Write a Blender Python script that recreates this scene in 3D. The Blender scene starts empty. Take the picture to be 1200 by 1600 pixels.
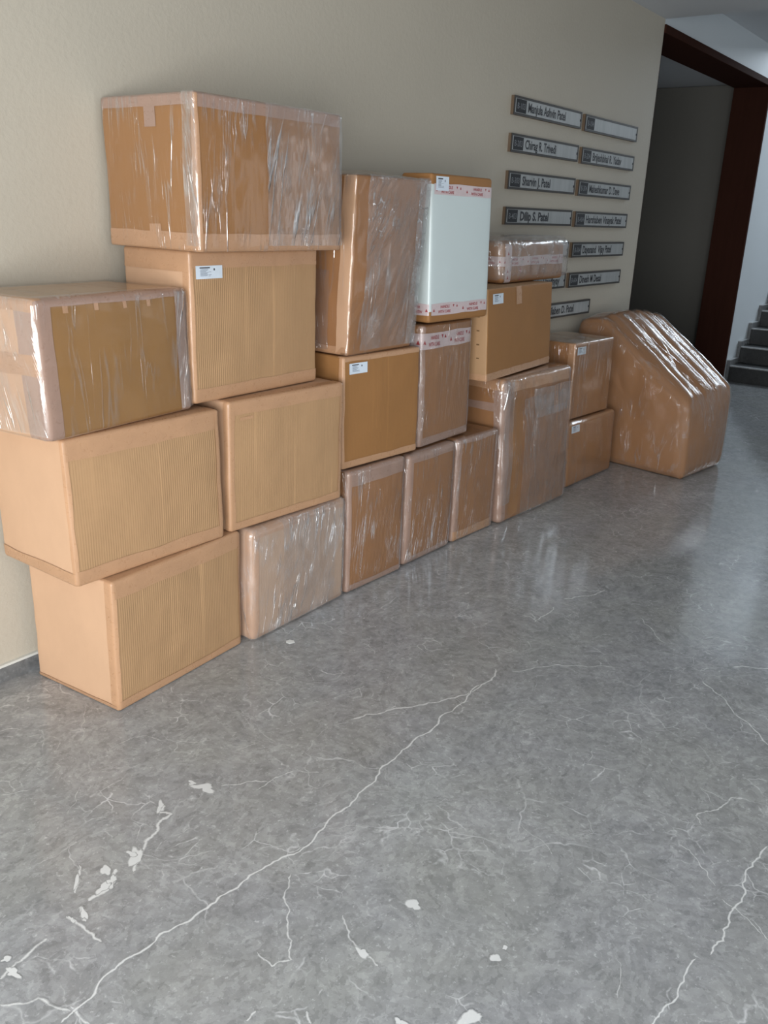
import bpy, bmesh, math, random
from mathutils import Vector, Matrix, noise
random.seed(7)
SC = bpy.context.scene
COL = SC.collection
PI = math.pi

# ------------------------------------------------------------------ camera
cam_d = bpy.data.cameras.new('camera'); cam = bpy.data.objects.new('camera', cam_d); COL.objects.link(cam)
CP, CR, CY = -0.33237622, 0.04011464, 0.62908639
fwd = Vector((math.cos(CY)*math.cos(CP), math.sin(CY)*math.cos(CP), math.sin(CP)))
rt = Vector((math.sin(CY), -math.cos(CY), 0)); upv = rt.cross(fwd)
c_, s_ = math.cos(CR), math.sin(CR)
rx = rt*c_ + upv*s_; ux = -rt*s_ + upv*c_
cam.matrix_world = Matrix(((rx.x, ux.x, -fwd.x, 0), (rx.y, ux.y, -fwd.y, -2.37762), (rx.z, ux.z, -fwd.z, 1.45), (0, 0, 0, 1)))
cam_d.sensor_fit = 'VERTICAL'; cam_d.sensor_height = 32; cam_d.lens = 1363.486/1600*32
cam_d.clip_start = 0.05
SC.camera = cam

# ------------------------------------------------------------------ light
SC.view_settings.view_transform = 'Standard'; SC.view_settings.look = 'None'
SC.view_settings.gamma = 1; SC.view_settings.use_curve_mapping = False
SC.view_settings.exposure = 0.0
W = bpy.data.worlds.new('overcast_sky'); SC.world = W; W.use_nodes = True
W.node_tree.nodes['Background'].inputs[0].default_value = (0.80, 0.90, 1.0, 1)
W.node_tree.nodes['Background'].inputs[1].default_value = 0.34

def area(name, loc, target, sx, sy, power, col):
    d = bpy.data.lights.new(name, 'AREA'); d.shape = 'RECTANGLE'; d.size = sx; d.size_y = sy
    d.energy = power; d.color = col
    o = bpy.data.objects.new(name, d); COL.objects.link(o); o.location = loc
    o.rotation_euler = (Vector(target)-Vector(loc)).to_track_quat('-Z', 'Y').to_euler()
    return o
area('entrance_daylight', (-1.55, -2.9, 0.95), (2.0, -1.4, 0.35), 2.8, 1.8, 212, (0.98, 0.99, 1.0))
area('garden_window_daylight', (-0.4, -5.85, 1.5), (-0.2, -1.0, 0.0), 2.4, 1.8, 24, (0.93, 0.97, 1.0))
area('side_window_daylight', (7.5, -5.9, 1.5), (5.5, 0, 0.8), 1.3, 1.7, 5, (0.90, 0.95, 1.0))
area('stair_window_daylight', (12.35, -1.9, 4.2), (8.0, -1.6, 0.6), 2.8, 2.0, 150, (0.80, 0.90, 1.0))

# ------------------------------------------------------------------ node helpers
def newmat(name):
    m = bpy.data.materials.new(name); m.use_nodes = True
    nt = m.node_tree; nt.nodes.clear()
    out = nt.nodes.new('ShaderNodeOutputMaterial')
    return m, nt, out
def N(nt, t, **kw):
    n = nt.nodes.new('ShaderNode'+t)
    for k, v in kw.items():
        if k.startswith('i_'): n.inputs[k[2:].replace('_', ' ')].default_value = v
        else: setattr(n, k, v)
    return n
def L(nt, a, b): nt.links.new(a, b)
def coords(nt, scale=(1, 1, 1), kind='Object', rot=(0, 0, 0)):
    tc = N(nt, 'TexCoord'); mp = N(nt, 'Mapping'); mp.inputs['Scale'].default_value = scale
    mp.inputs['Rotation'].default_value = rot
    L(nt, tc.outputs[kind], mp.inputs['Vector']); return mp.outputs['Vector']
def noise_n(nt, vec, scale, detail=3, rough=0.5, dist=0.0):
    n = N(nt, 'TexNoise'); n.inputs['Scale'].default_value = scale; n.inputs['Detail'].default_value = detail
    n.inputs['Roughness'].default_value = rough; n.inputs['Distortion'].default_value = dist
    L(nt, vec, n.inputs['Vector']); return n.outputs['Fac']
def ramp(nt, fac, stops):
    r = N(nt, 'ValToRGB'); e = r.color_ramp.elements
    while len(e) < len(stops): e.new(0.5)
    for el, (p, c) in zip(e, stops):
        el.position = p; el.color = (c, c, c, 1) if isinstance(c, (int, float)) else (*c, 1)
    L(nt, fac, r.inputs['Fac']); return r.outputs['Color']
def math_n(nt, op, a, b=0.0, clamp=False):
    n = N(nt, 'Math', operation=op); n.use_clamp = clamp
    for i, x in enumerate((a, b)):
        if isinstance(x, (int, float)): n.inputs[i].default_value = x
        else: L(nt, x, n.inputs[i])
    return n.outputs[0]
def mix_c(nt, fac, a, b, mode='MIX'):
    n = N(nt, 'MixRGB', blend_type=mode)
    for i, x in enumerate((fac, a, b)):
        if isinstance(x, (int, float)): n.inputs[i].default_value = x
        elif isinstance(x, tuple): n.inputs[i].default_value = (*x, 1) if len(x) == 3 else x
        else: L(nt, x, n.inputs[i])
    return n.outputs[0]
def bump(nt, h, strength=0.3, dist=0.002, normal=None):
    b = N(nt, 'Bump'); b.inputs['Strength'].default_value = strength; b.inputs['Distance'].default_value = dist
    L(nt, h, b.inputs['Height'])
    if normal: L(nt, normal, b.inputs['Normal'])
    return b.outputs['Normal']
def principled(nt, out, col, rough=0.5, metal=0.0, normal=None, spec=0.5):
    p = N(nt, 'BsdfPrincipled')
    for k, x in (('Base Color', col), ('Roughness', rough), ('Metallic', metal), ('Specular IOR Level', spec)):
        if isinstance(x, (int, float)): p.inputs[k].default_value = x
        elif isinstance(x, tuple): p.inputs[k].default_value = (*x, 1)
        else: L(nt, x, p.inputs[k])
    if normal: L(nt, normal, p.inputs['Normal'])
    L(nt, p.outputs[0], out.inputs['Surface']); return p
def flat(name, col, rough=0.5, metal=0.0):
    m, nt, out = newmat(name)
    v = coords(nt); n = noise_n(nt, v, 40, 2)
    c = mix_c(nt, n, tuple(x*0.92 for x in col), tuple(min(1, x*1.06) for x in col))
    principled(nt, out, c, rough, metal); return m
def paint(name, col, bscale=55, bstr=0.55, blot=0.06, rough=0.6):
    m, nt, out = newmat(name)
    v = coords(nt, kind='Object')
    n1 = noise_n(nt, v, bscale, 4, 0.6); n2 = noise_n(nt, v, 1.1, 3, 0.6)
    c = mix_c(nt, n2, tuple(x*(1-blot) for x in col), tuple(min(1, x*(1+blot)) for x in col))
    principled(nt, out, c, rough, 0, bump(nt, n1, bstr, 0.003)); return m

# ------------------------------------------------------------------ mesh helpers
def link_mesh(name, verts, faces, mats, parent=None, smooth=False, fm=None, uv=None, merge=False):
    me = bpy.data.meshes.new(name); me.from_pydata(verts, [], faces)
    if not isinstance(mats, (list, tuple)): mats = [mats]
    for m in mats: me.materials.append(m)
    if fm:
        for p, i in zip(me.polygons, fm): p.material_index = i
    if uv:
        l = me.uv_layers.new(name='UVMap')
        for p in me.polygons:
            for li in p.loop_indices: l.data[li].uv = uv[me.loops[li].vertex_index]
    if merge:
        bm = bmesh.new(); bm.from_mesh(me); bmesh.ops.remove_doubles(bm, verts=bm.verts, dist=2e-5)
        bmesh.ops.recalc_face_normals(bm, faces=bm.faces); bm.to_mesh(me); bm.free()
    if smooth:
        for p in me.polygons: p.use_smooth = True
    o = bpy.data.objects.new(name, me); COL.objects.link(o)
    if parent: o.parent = parent
    return o
class MB:
    def __init__(s): s.v = []; s.f = []; s.m = []
    def box(s, x0, x1, y0, y1, z0, z1, mi=0):
        b = len(s.v)
        s.v += [(x0, y0, z0), (x1, y0, z0), (x1, y1, z0), (x0, y1, z0), (x0, y0, z1), (x1, y0, z1), (x1, y1, z1), (x0, y1, z1)]
        s.f += [tuple(b+i for i in q) for q in ((0, 3, 2, 1), (4, 5, 6, 7), (0, 1, 5, 4), (1, 2, 6, 5), (2, 3, 7, 6), (3, 0, 4, 7))]
        s.m += [mi]*6; return s
    def build(s, name, mats, parent=None, bevel=0):
        o = link_mesh(name, s.v, s.f, mats, parent, fm=s.m)
        if bevel:
            md = o.modifiers.new('bevel', 'BEVEL'); md.width = bevel; md.segments = 2
        return o
def structure(o): o['kind'] = 'structure'; return o
def tag(o, label, cat, group=None):
    o['label'] = label; o['category'] = cat
    if group: o['group'] = group
    return o
def empty(name, loc, rz=0):
    o = bpy.data.objects.new(name, None); COL.objects.link(o); o.location = loc; o.rotation_euler = (0, 0, rz)
    o.empty_display_size = 0.1; return o
def text_mesh(s, bold=0.0, ext=0.0):
    """returns (verts, faces, width, height) of flat lettering, lower-left at 0,0, cap height about 0.7"""
    cu = bpy.data.curves.new('t', 'FONT'); cu.body = s; cu.size = 1; cu.offset = bold; cu.resolution_u = 3
    ob = bpy.data.objects.new('t', cu); COL.objects.link(ob)
    dg = bpy.context.evaluated_depsgraph_get(); dg.update()
    me = bpy.data.meshes.new_from_object(ob.evaluated_get(dg))
    v = [tuple(q.co) for q in me.vertices]; f = [tuple(p.vertices) for p in me.polygons]
    bpy.data.objects.remove(ob); bpy.data.curves.remove(cu); bpy.data.meshes.remove(me)
    x0 = min(q[0] for q in v); x1 = max(q[0] for q in v)
    return [(q[0]-x0, q[1]) for q in v], f, x1-x0

# ------------------------------------------------------------------ materials: setting
WALLP = paint('wall_paint_olive_beige', (0.455, 0.415, 0.34))
WHITEP = paint('stair_hall_white_paint', (0.64, 0.68, 0.70), 40, 0.2, 0.04)
CEILP = paint('ceiling_white_paint', (0.56, 0.58, 0.60), 30, 0.1, 0.02)
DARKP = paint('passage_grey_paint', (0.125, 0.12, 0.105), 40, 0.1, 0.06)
def wood(name, a, b):
    m, nt, out = newmat(name)
    v = coords(nt, (3, 3, 0.25)); n = noise_n(nt, v, 9, 5, 0.6, 0.6)
    principled(nt, out, mix_c(nt, n, a, b), 0.75, 0, None, 0.03); return m
WOOD = wood('dark_red_brown_wood', (0.030, 0.012, 0.008), (0.050, 0.019, 0.013))

def marble(name, veins=True, dark=1.0, rough=0.12):
    m, nt, out = newmat(name)
    v = coords(nt)
    dn = N(nt, 'TexNoise'); dn.inputs['Scale'].default_value = 3.0; dn.inputs['Detail'].default_value = 5
    L(nt, v, dn.inputs['Vector'])
    add = N(nt, 'VectorMath', operation='MULTIPLY_ADD'); L(nt, dn.outputs['Color'], add.inputs[0])
    add.inputs[1].default_value = (0.28, 0.28, 0.28); L(nt, v, add.inputs[2]); vd = add.outputs[0]
    dark *= 1.60
    big = noise_n(nt, v, 1.6, 5, 0.62, 0.4)
    mid = noise_n(nt, v, 16, 8, 0.76, 0.25)
    fine = noise_n(nt, v, 75, 5, 0.7, 0.2)
    g = lambda k, t=0: (k*0.99*dark, (k+0.003)*dark, (k*1.02+0.005-t)*dark)
    c = ramp(nt, mid, [(0.30, g(0.138)), (0.45, g(0.180)), (0.58, g(0.205)), (0.72, g(0.250))])
    c = mix_c(nt, ramp(nt, big, [(0.40, 0.0), (0.68, 0.55)]), c, g(0.215, 0.022))
    c = mix_c(nt, ramp(nt, noise_n(nt, v, 2.3, 5, 0.7), [(0.56, 0.0), (0.70, 0.45)]), c, g(0.275))
    c = mix_c(nt, ramp(nt, fine, [(0.59, 0.0), (0.70, 0.65)]), c, g(0.37))
    c = mix_c(nt, ramp(nt, fine, [(0.27, 0.6), (0.38, 0.0)]), c, g(0.085))
    for sc, lo_, hi_ in ((5.0, 0.95, 1.05), (24, 0.92, 1.08), (70, 0.88, 1.15)):
        dv = N(nt, 'TexNoise'); dv.inputs['Scale'].default_value = sc*1.4; dv.inputs['Detail'].default_value = 3; L(nt, v, dv.inputs['Vector'])
        av = N(nt, 'VectorMath', operation='MULTIPLY_ADD'); L(nt, dv.outputs['Color'], av.inputs[0]); av.inputs[1].default_value = (1.6/sc,)*3; L(nt, vd, av.inputs[2])
        vc = N(nt, 'TexVoronoi', feature='F1'); vc.inputs['Scale'].default_value = sc; L(nt, av.outputs[0], vc.inputs['Vector'])
        sx_ = N(nt, 'SeparateColor'); L(nt, vc.outputs['Color'], sx_.inputs[0])
        mr = N(nt, 'MapRange'); mr.inputs['To Min'].default_value = lo_; mr.inputs['To Max'].default_value = hi_; L(nt, sx_.outputs[0], mr.inputs['Value'])
        hv = N(nt, 'VectorMath', operation='SCALE'); L(nt, c, hv.inputs[0]); L(nt, mr.outputs[0], hv.inputs['Scale']); c = hv.outputs[0]
    # dark smoky clasts
    sv = N(nt, 'Mapping'); sv.inputs['Scale'].default_value = (1, 1.7, 1); sv.inputs['Rotation'].default_value = (0, 0, 0.5); L(nt, vd, sv.inputs['Vector'])
    for sc, rr, ww in ((9, 0.20, 0.35), (26, 0.22, 0.5)):
        vo = N(nt, 'TexVoronoi', feature='F1'); vo.inputs['Scale'].default_value = sc; L(nt, sv.outputs[0], vo.inputs['Vector'])
        c = mix_c(nt, math_n(nt, 'MULTIPLY', ramp(nt, vo.outputs['Distance'], [(rr*0.5, ww), (rr, 0.0)]), ramp(nt, noise_n(nt, v, sc*0.4, 3), [(0.45, 0.0), (0.6, 1.0)])), c, g(0.115))
    # hairline veins, short and broken
    for sc, w, wh, msc, lo in ((2.0, 0.006, 0.6, 2.2, 0.54), (5.5, 0.012, 0.6, 3.5, 0.54), (14, 0.035, 0.8, 5.0, 0.54)):
        ve = N(nt, 'TexVoronoi', feature='DISTANCE_TO_EDGE'); ve.inputs['Scale'].default_value = sc
        L(nt, vd, ve.inputs['Vector'])
        line = ramp(nt, ve.outputs['Distance'], [(0.0, 1.0), (w, 0.0)])
        msk = ramp(nt, noise_n(nt, v, msc, 5, 0.7), [(lo, 0.0), (lo+0.12, 1.0)])
        c = mix_c(nt, math_n(nt, 'MULTIPLY', math_n(nt, 'MULTIPLY', line, msk), wh), c, g(0.47))
    if veins:
        at = N(nt, 'Attribute', attribute_name='vein')
        j = noise_n(nt, v, 45, 4, 0.7)
        vv = math_n(nt, 'ADD', at.outputs['Fac'], math_n(nt, 'MULTIPLY', math_n(nt, 'SUBTRACT', j, 0.5), 1.1))
        vm = ramp(nt, vv, [(0.25, 0.0), (0.80, 0.85)])
        gate = math_n(nt, 'GREATER_THAN', at.outputs['Fac'], 0.004)
        c = mix_c(nt, math_n(nt, 'MULTIPLY', vm, gate), c, (0.76, 0.775, 0.77))
    rg = ramp(nt, noise_n(nt, v, 5, 4), [(0.3, rough*0.8), (0.7, rough*1.35)])
    principled(nt, out, c, rg, 0, bump(nt, noise_n(nt, v, 7, 3), 0.035, 0.01), 0.5)
    return m
FLOORM = marble('polished_grey_marble')
SKIRTM = marble('grey_marble_skirting', False, 0.5, 0.3)
STEPM = marble('dark_stone_steps', False, 0.10, 0.4)
NOSEM = marble('pale_worn_stone_edge', False, 1.1, 0.4)

# ------------------------------------------------------------------ setting
X_END, X_JAMB = 6.12, 8.72
# floor with its pale calcite veins laid in the same mesh
fv = [(-8, -6.0, 0), (12.5, -6.0, 0), (12.5, 3.0, 0), (-8, 3.0, 0)]; ff = [(0, 1, 2, 3)]; fa = [0, 0, 0, 0]
def unproj(px, py, z=0.0):
    d = rx*((px-600)/1363.486) - ux*((py-800)/1363.486) + fwd
    t = (z-1.45)/d.z; return Vector((d.x*t, -2.37762+d.y*t))
# vein polylines in floor coordinates (metres), half-width in metres, strength
VEINS = [
 ([(95,1598),(115,1580),(170,1520),(205,1495),(250,1460),(300,1436),(345,1400),(390,1368),(440,1340),(495,1303),(520,1275),(560,1240),(598,1197),(640,1165),(675,1140),(688,1120),(720,1100),(752,1070)],0.006,1.0),
 ([(548,1124),(600,1113),(650,1103),(690,1095),(730,1085),(752,1070),(775,1045)],0.008,0.8),
 ([(800,1050),(850,1042),(900,1040),(970,1044)],0.006,0.7),
 ([(835,972),(850,962),(866,948)],0.006,0.8), ([(880,936),(905,932),(930,929),(945,922)],0.009,0.8),
 ([(1200,1322),(1180,1345),(1160,1380),(1150,1415),(1140,1440),(1130,1470),(1110,1492)],0.0055,1.0),
 ([(1088,1498),(1060,1545),(1035,1580),(1012,1610)],0.005,0.95),
 ([(1000,965),(1020,985),(1040,1005)],0.006,0.7), ([(1098,1064),(1130,1090),(1170,1130),(1210,1175)],0.006,0.8),
 ([(1145,1042),(1170,1042),(1210,1046)],0.008,0.8),
 ([(345,1228),(380,1224),(418,1221)],0.004,0.8),
 ([(256,1258),(250,1270),(268,1272),(247,1288),(243,1302),(222,1330),(212,1350),(208,1362)],0.010,0.95),
 
 ([(182,1358),(178,1378),(158,1396),(138,1408)],0.010,1.0), ([(124,1352),(124,1375),(117,1396)],0.006,0.8),
 ([(128,1415),(134,1440)],0.011,0.9), ([(104,1432),(125,1445),(145,1460),(158,1472)],0.007,0.9),
 ([(74,1467),(50,1485),(25,1505),(0,1530)],0.008,0.8), ([(455,1365),(445,1395),(452,1425),(456,1470),(455,1500),(425,1510),(402,1488)],0.005,0.75),
 
 
 ([(536,1430),(545,1465),(575,1495),(590,1510)],0.006,0.7),
 ([(1086,1275),(1110,1268),(1130,1258),(1145,1246),(1160,1248)],0.006,0.75), ([(1088,1275),(1096,1290)],0.004,0.7),
 ([(1064,1320),(1085,1338),(1105,1362),(1118,1385)],0.003,0.75), ([(1128,1405),(1150,1420),(1190,1460)],0.004,0.7),
 
 ([(400,1235),(430,1215),(470,1205),(498,1207)],0.004,0.7), ([(180,985+180),(230,1150),(330,1157)],0.003,0.6),
 ([(125,1230),(118,1255),(105,1272)],0.003,0.6), ([(0,1242),(20,1240),(45,1235)],0.004,0.6),
 ([(0,1570),(60,1560),(110,1580)],0.007,0.75), ([(110,1572),(140,1600)],0.006,0.75),
 ([(815,1290),(860,1330),(862,1335)],0.003,0.6), ([(920,1190),(925,1170),(950,1175)],0.003,0.6),
 ([(1175,1437),(1200,1470)],0.004,0.7), ([(960,1490),(970,1520),(965,1560)],0.003,0.6),
 ([(385,1595),(400,1580)],0.006,0.8), ([(480,1580),(486,1600)],0.006,0.8),
]
def add_vein(pts, hw, strength):
    P = [unproj(*q) for q in pts]
    # fractal refinement
    for it in range(3):
        Q = [P[0]]
        for a, b in zip(P, P[1:]):
            d = b-a; n = Vector((-d.y, d.x)); Q.append((a+b)/2 + n*random.uniform(-0.12, 0.12)); Q.append(b)
        P = Q
    base = len(fv); n = len(P)
    for i, p in enumerate(P):
        d = (P[min(i+1, n-1)]-P[max(i-1, 0)]).normalized(); nn = Vector((-d.y, d.x))
        w = hw*random.uniform(0.75, 1.3)*(1 if 0 < i < n-1 else 0.2)
        z = 0.0003+random.random()*0.0001
        for k, s in ((-1, 0.006), (0, strength), (1, 0.006)):
            q = p+nn*w*k*0.68; fv.append((q.x, q.y, z)); fa.append(s)
    for i in range(n-1):
        for k in (0, 1):
            a = base+3*i+k; ff.append((a, a+1, a+4, a+3)[::-1])
for v_ in VEINS: add_vein(*v_)
def add_blob(cx, cy, rx_, ry_, rot, nseg=26, seed=0):
    """an angular pale calcite fragment; half-sizes in pixels of the photograph turned into floor metres"""
    c = unproj(cx, cy); b = len(fv); rr = random.Random(seed)
    fv.append((c.x, c.y, 0.00045+seed*2e-5)); fa.append(1.15)
    ring = []
    for i in range(nseg):
        a = 2*PI*i/nseg; k = 0.85+1.2*noise.noise(Vector((math.cos(a)*0.9, math.sin(a)*0.9, seed*3.3)))+rr.uniform(-.07, .07)
        x, y = rx_*k*math.cos(a), ry_*k*math.sin(a); q = unproj(cx+x*math.cos(rot)-y*math.sin(rot), cy+x*math.sin(rot)+y*math.cos(rot)); ring.append(q)
    for q in ring: fv.append((c.x+(q.x-c.x)*.7, c.y+(q.y-c.y)*.7, 0.00045+seed*2e-5)); fa.append(1.0)
    for q in ring: fv.append((q.x, q.y, 0.00045+seed*2e-5)); fa.append(0.12)
    for i in range(nseg):
        k = (i+1) % nseg
        ff.append((b, b+1+k, b+1+i)); ff.append((b+1+i, b+1+k, b+1+nseg+k, b+1+nseg+i))
for k, q in enumerate([(318,1231,26,9,0.05),(300,1224,12,4,0.1),(212,1342,10,18,0.15),(205,1334,14,5,0),(173,1375,12,14,0.5),(165,1360,8,8,0),(160,1388,18,7,-0.6),(250,1262,6,10,0.3),
    (131,1428,5,14,-0.3),(112,1436,9,4,0.6),(649,1415,13,10,-0.5),(774,1500,8,7,0.3),(790,1481,5,4,0),(565,1488,14,7,0.6),(736,1590,20,12,-0.4),(625,1598,12,8,0),(20,1520,14,9,0.3),(8,1500,8,5,0),(120,1380,4,14,0.2),
    (340,1530,40,18,0.1),(60,1480,26,8,-0.6)]):
    if k < 19: add_blob(*q, seed=k+1)
fl = structure(link_mesh('floor', fv, ff, FLOORM))
at = fl.data.attributes.new('vein', 'FLOAT', 'POINT')
for i, x in enumerate(fa): at.data[i].value = x

H1, H2 = 2.68, 2.90
structure(MB().box(-2.6, X_END, 0, 0.30, 0, H1).build('wall_back', WALLP))
structure(MB().box(-2.6, X_END, -0.010, 0, 0.0, 0.052, 0).box(-2.6, X_END, -0.012, 0, 0.052, 0.060, 1).build('baseboard_back', [SKIRTM, paint('white_grout', (0.62, 0.62, 0.58), 30, 0.1)]))
structure(MB().box(-2.6, X_END, -6.0, 0.30, H1, H1+0.32).build('ceiling', CEILP))
H3 = 5.6
structure(MB().box(X_END, 8.80, -6.0, 0.0, H2, H2+0.1).box(8.70, 8.80, -6.0, 0.0, H2+0.1, H3).box(8.70, 12.6, -6.0, 0.3, H3, H3+0.1).build('ceiling_stair_hall', CEILP))
structure(MB().box(X_END, X_JAMB+0.04, 0, 0.30, H1-0.03, H2+0.1).box(X_JAMB+0.04, 12.6, 0, 0.30, 0, H3).build('wall_stair_side', WHITEP))
# passage behind the opening
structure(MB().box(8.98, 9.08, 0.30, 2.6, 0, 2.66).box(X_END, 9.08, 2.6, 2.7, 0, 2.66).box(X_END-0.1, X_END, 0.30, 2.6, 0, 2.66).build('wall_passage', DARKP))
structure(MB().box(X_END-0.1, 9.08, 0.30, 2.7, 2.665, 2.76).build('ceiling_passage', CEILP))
# door lining: head and jambs
d = empty('door_1', (X_END, 0, 0)); structure(d)
W_ = X_JAMB-X_END
MB().box(0.0, W_+0.04, -0.012, 0.30, 2.60, 2.65).build('head_jamb', WOOD, d, 0.003)
MB().box(W_, W_+0.04, -0.012, 0.30, 0, 2.60).build('side_jamb', WOOD, d, 0.003)
MB().box(0.0, 0.02, 0.004, 0.30, 0, 2.60).build('side_jamb', WOOD, d, 0.003)
# wall opposite, with a wide garden window; wall behind the camera with the entrance
m = MB()
m.box(-2.6, -1.7, -6.1, -6.0, 0, H2).box(0.9, 6.8, -6.1, -6.0, 0, H2).box(8.2, 12.6, -6.1, -6.0, 0, H3).box(6.8, 8.2, -6.1, -6.0, 0, 0.6).box(6.8, 8.2, -6.1, -6.0, 2.4, H3).box(-1.7, 0.9, -6.1, -6.0, 0, 0.55).box(-1.7, 0.9, -6.1, -6.0, 2.45, H2)
structure(m.build('wall_front', WHITEP))
m = MB().box(-1.7, -1.6, -6.0, -4.4, 0, H1).box(-1.7, -1.6, -1.4, 0, 0, H1).box(-1.7, -1.6, -4.4, -1.4, 1.95, H1)
structure(m.build('wall_left', WHITEP))
# end of the stair hall with a high window
m = MB().box(12.5, 12.6, -6, 0, 0, 2.6).box(12.5, 12.6, -6, -3.4, 2.6, H3).box(12.5, 12.6, -0.4, 0, 2.6, H3).box(12.5, 12.6, -3.4, -0.4, 5.2, H3)
structure(m.build('wall_right', WHITEP))
# staircase rising away along the wall
st = empty('staircase', (8.84, -0.02, 0)); 
tag(st, 'dark stone staircase with pale-edged steps rising along the white wall beyond the opening', 'stairs')
for k in range(9):
    z = 0.157*(k+1); x0 = 0.283*k
    s = MB().box(x0, x0+0.283*1.02, -1.7, -0.012, z-0.157 if k else 0, z-0.001, 0).box(x0-0.012, x0+0.03, -1.7, -0.012, z-0.012, z, 1).build('step', [STEPM, NOSEM], st, 0.002)
sk = MB()
for k in range(9):
    z = 0.157*(k+1); x0 = 0.283*k
    sk.box(x0-0.02, x0+0.263, -0.0115, 0.019, max(z-0.157, 0), z+0.045, 0).box(x0-0.02, x0+0.263, -0.013, 0.019, z+0.045, z+0.052, 1)
sk.build('stepped_skirting', [SKIRTM, NOSEM], st)

# ------------------------------------------------------------------ materials: boxes
def cardboard(name, col, ribs=False, tone=0.10, rib_str=0.6):
    m, nt, out = newmat(name)
    oi = N(nt, 'ObjectInfo')
    uv = coords(nt, (1, 1, 1), 'UV')
    off = N(nt, 'VectorMath', operation='MULTIPLY_ADD'); L(nt, oi.outputs['Random'], off.inputs[0]); off.inputs[1].default_value = (37, 19, 0); L(nt, uv, off.inputs[2])
    v = off.outputs[0]
    def mp(sc):
        q = N(nt, 'Mapping'); q.inputs['Scale'].default_value = sc; L(nt, v, q.inputs['Vector']); return q.outputs[0]
    fib = noise_n(nt, mp((90, 9, 1)), 3, 4, 0.7)
    fleck = noise_n(nt, mp((60, 220, 1)), 3, 3, 0.7)
    blot = noise_n(nt, mp((6, 3, 1)), 1.2, 4, 0.6)
    c = mix_c(nt, blot, tuple(x*(1-tone) for x in col), tuple(min(1, x*(1+tone)) for x in col))
    c = mix_c(nt, math_n(nt, 'MULTIPLY', fleck, 0.22), c, tuple(x*0.62 for x in col))
    h = math_n(nt, 'MULTIPLY', fib, 0.25)
    if ribs:
        wv = N(nt, 'TexWave', wave_type='BANDS', bands_direction='X'); wv.inputs['Scale'].default_value = 1.0
        wv.inputs['Distortion'].default_value = 0.8; wv.inputs['Detail'].default_value = 2; wv.inputs['Detail Scale'].default_value = 0.25
        L(nt, mp((39, 0.7, 1)), wv.inputs['Vector'])
        strength = ramp(nt, noise_n(nt, mp((5, 0.7, 1)), 1.2, 2), [(0.32, 0.25), (0.58, 1.0)])
        rib = math_n(nt, 'MULTIPLY', wv.outputs['Fac'], strength)
        c = mix_c(nt, math_n(nt, 'MULTIPLY', rib, 0.20*rib_str), c, tuple(x*0.55 for x in col))  # rib shading painted into the colour: grooves darkened on top of the bump
        streak = noise_n(nt, mp((34, 0.5, 1)), 1.4, 3, 0.6)
        c = mix_c(nt, ramp(nt, streak, [(0.60, 0.0), (0.72, 0.4)]), c, tuple(min(1, x*1.45) for x in col))
        h = math_n(nt, 'ADD', math_n(nt, 'MULTIPLY', rib, -0.5), h)
    principled(nt, out, c, 0.62, 0, bump(nt, h, 0.55, 0.0018), 0.35)
    return m
CB = {}
def card(key):
    if key not in CB:
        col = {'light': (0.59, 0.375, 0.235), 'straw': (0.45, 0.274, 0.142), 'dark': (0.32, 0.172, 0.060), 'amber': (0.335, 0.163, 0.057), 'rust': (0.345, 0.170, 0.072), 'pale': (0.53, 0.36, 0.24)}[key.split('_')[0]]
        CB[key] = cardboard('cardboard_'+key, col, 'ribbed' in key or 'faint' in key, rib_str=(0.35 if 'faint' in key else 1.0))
    return CB[key]
def tape_mat(name, col, rough=0.32):
    m, nt, out = newmat(name)
    v = coords(nt, (1, 1, 1), 'UV')
    n = noise_n(nt, v, 14, 4, 0.65, 0.4); w = noise_n(nt, v, 70, 3, 0.6, 1.0)
    c = mix_c(nt, n, tuple(x*0.86 for x in col), tuple(min(1, x*1.14) for x in col))
    principled(nt, out, c, ramp(nt, w, [(0.3, rough*0.7), (0.7, rough*1.5)]), 0, bump(nt, w, 0.25, 0.0015), 0.5); return m
TAPE = tape_mat('brown_packing_tape', (0.465, 0.270, 0.152))
TAPED = tape_mat('dull_mauve_tape', (0.37, 0.245, 0.19))
FRAG = tape_mat('pinkish_white_warning_tape', (0.60, 0.50, 0.50), 0.35)
INK_R = flat('red_ink', (0.36, 0.035, 0.04), 0.5)
INK_K = flat('black_ink', (0.02, 0.02, 0.024), 0.5)
INK_G = flat('grey_print', (0.22, 0.26, 0.32), 0.6)
PAPER = flat('white_label_paper', (0.66, 0.74, 0.82), 0.5)
SHEET = paint('white_plastic_sheet', (0.60, 0.68, 0.675), 8, 0.05, 0.03, 0.25)

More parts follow.
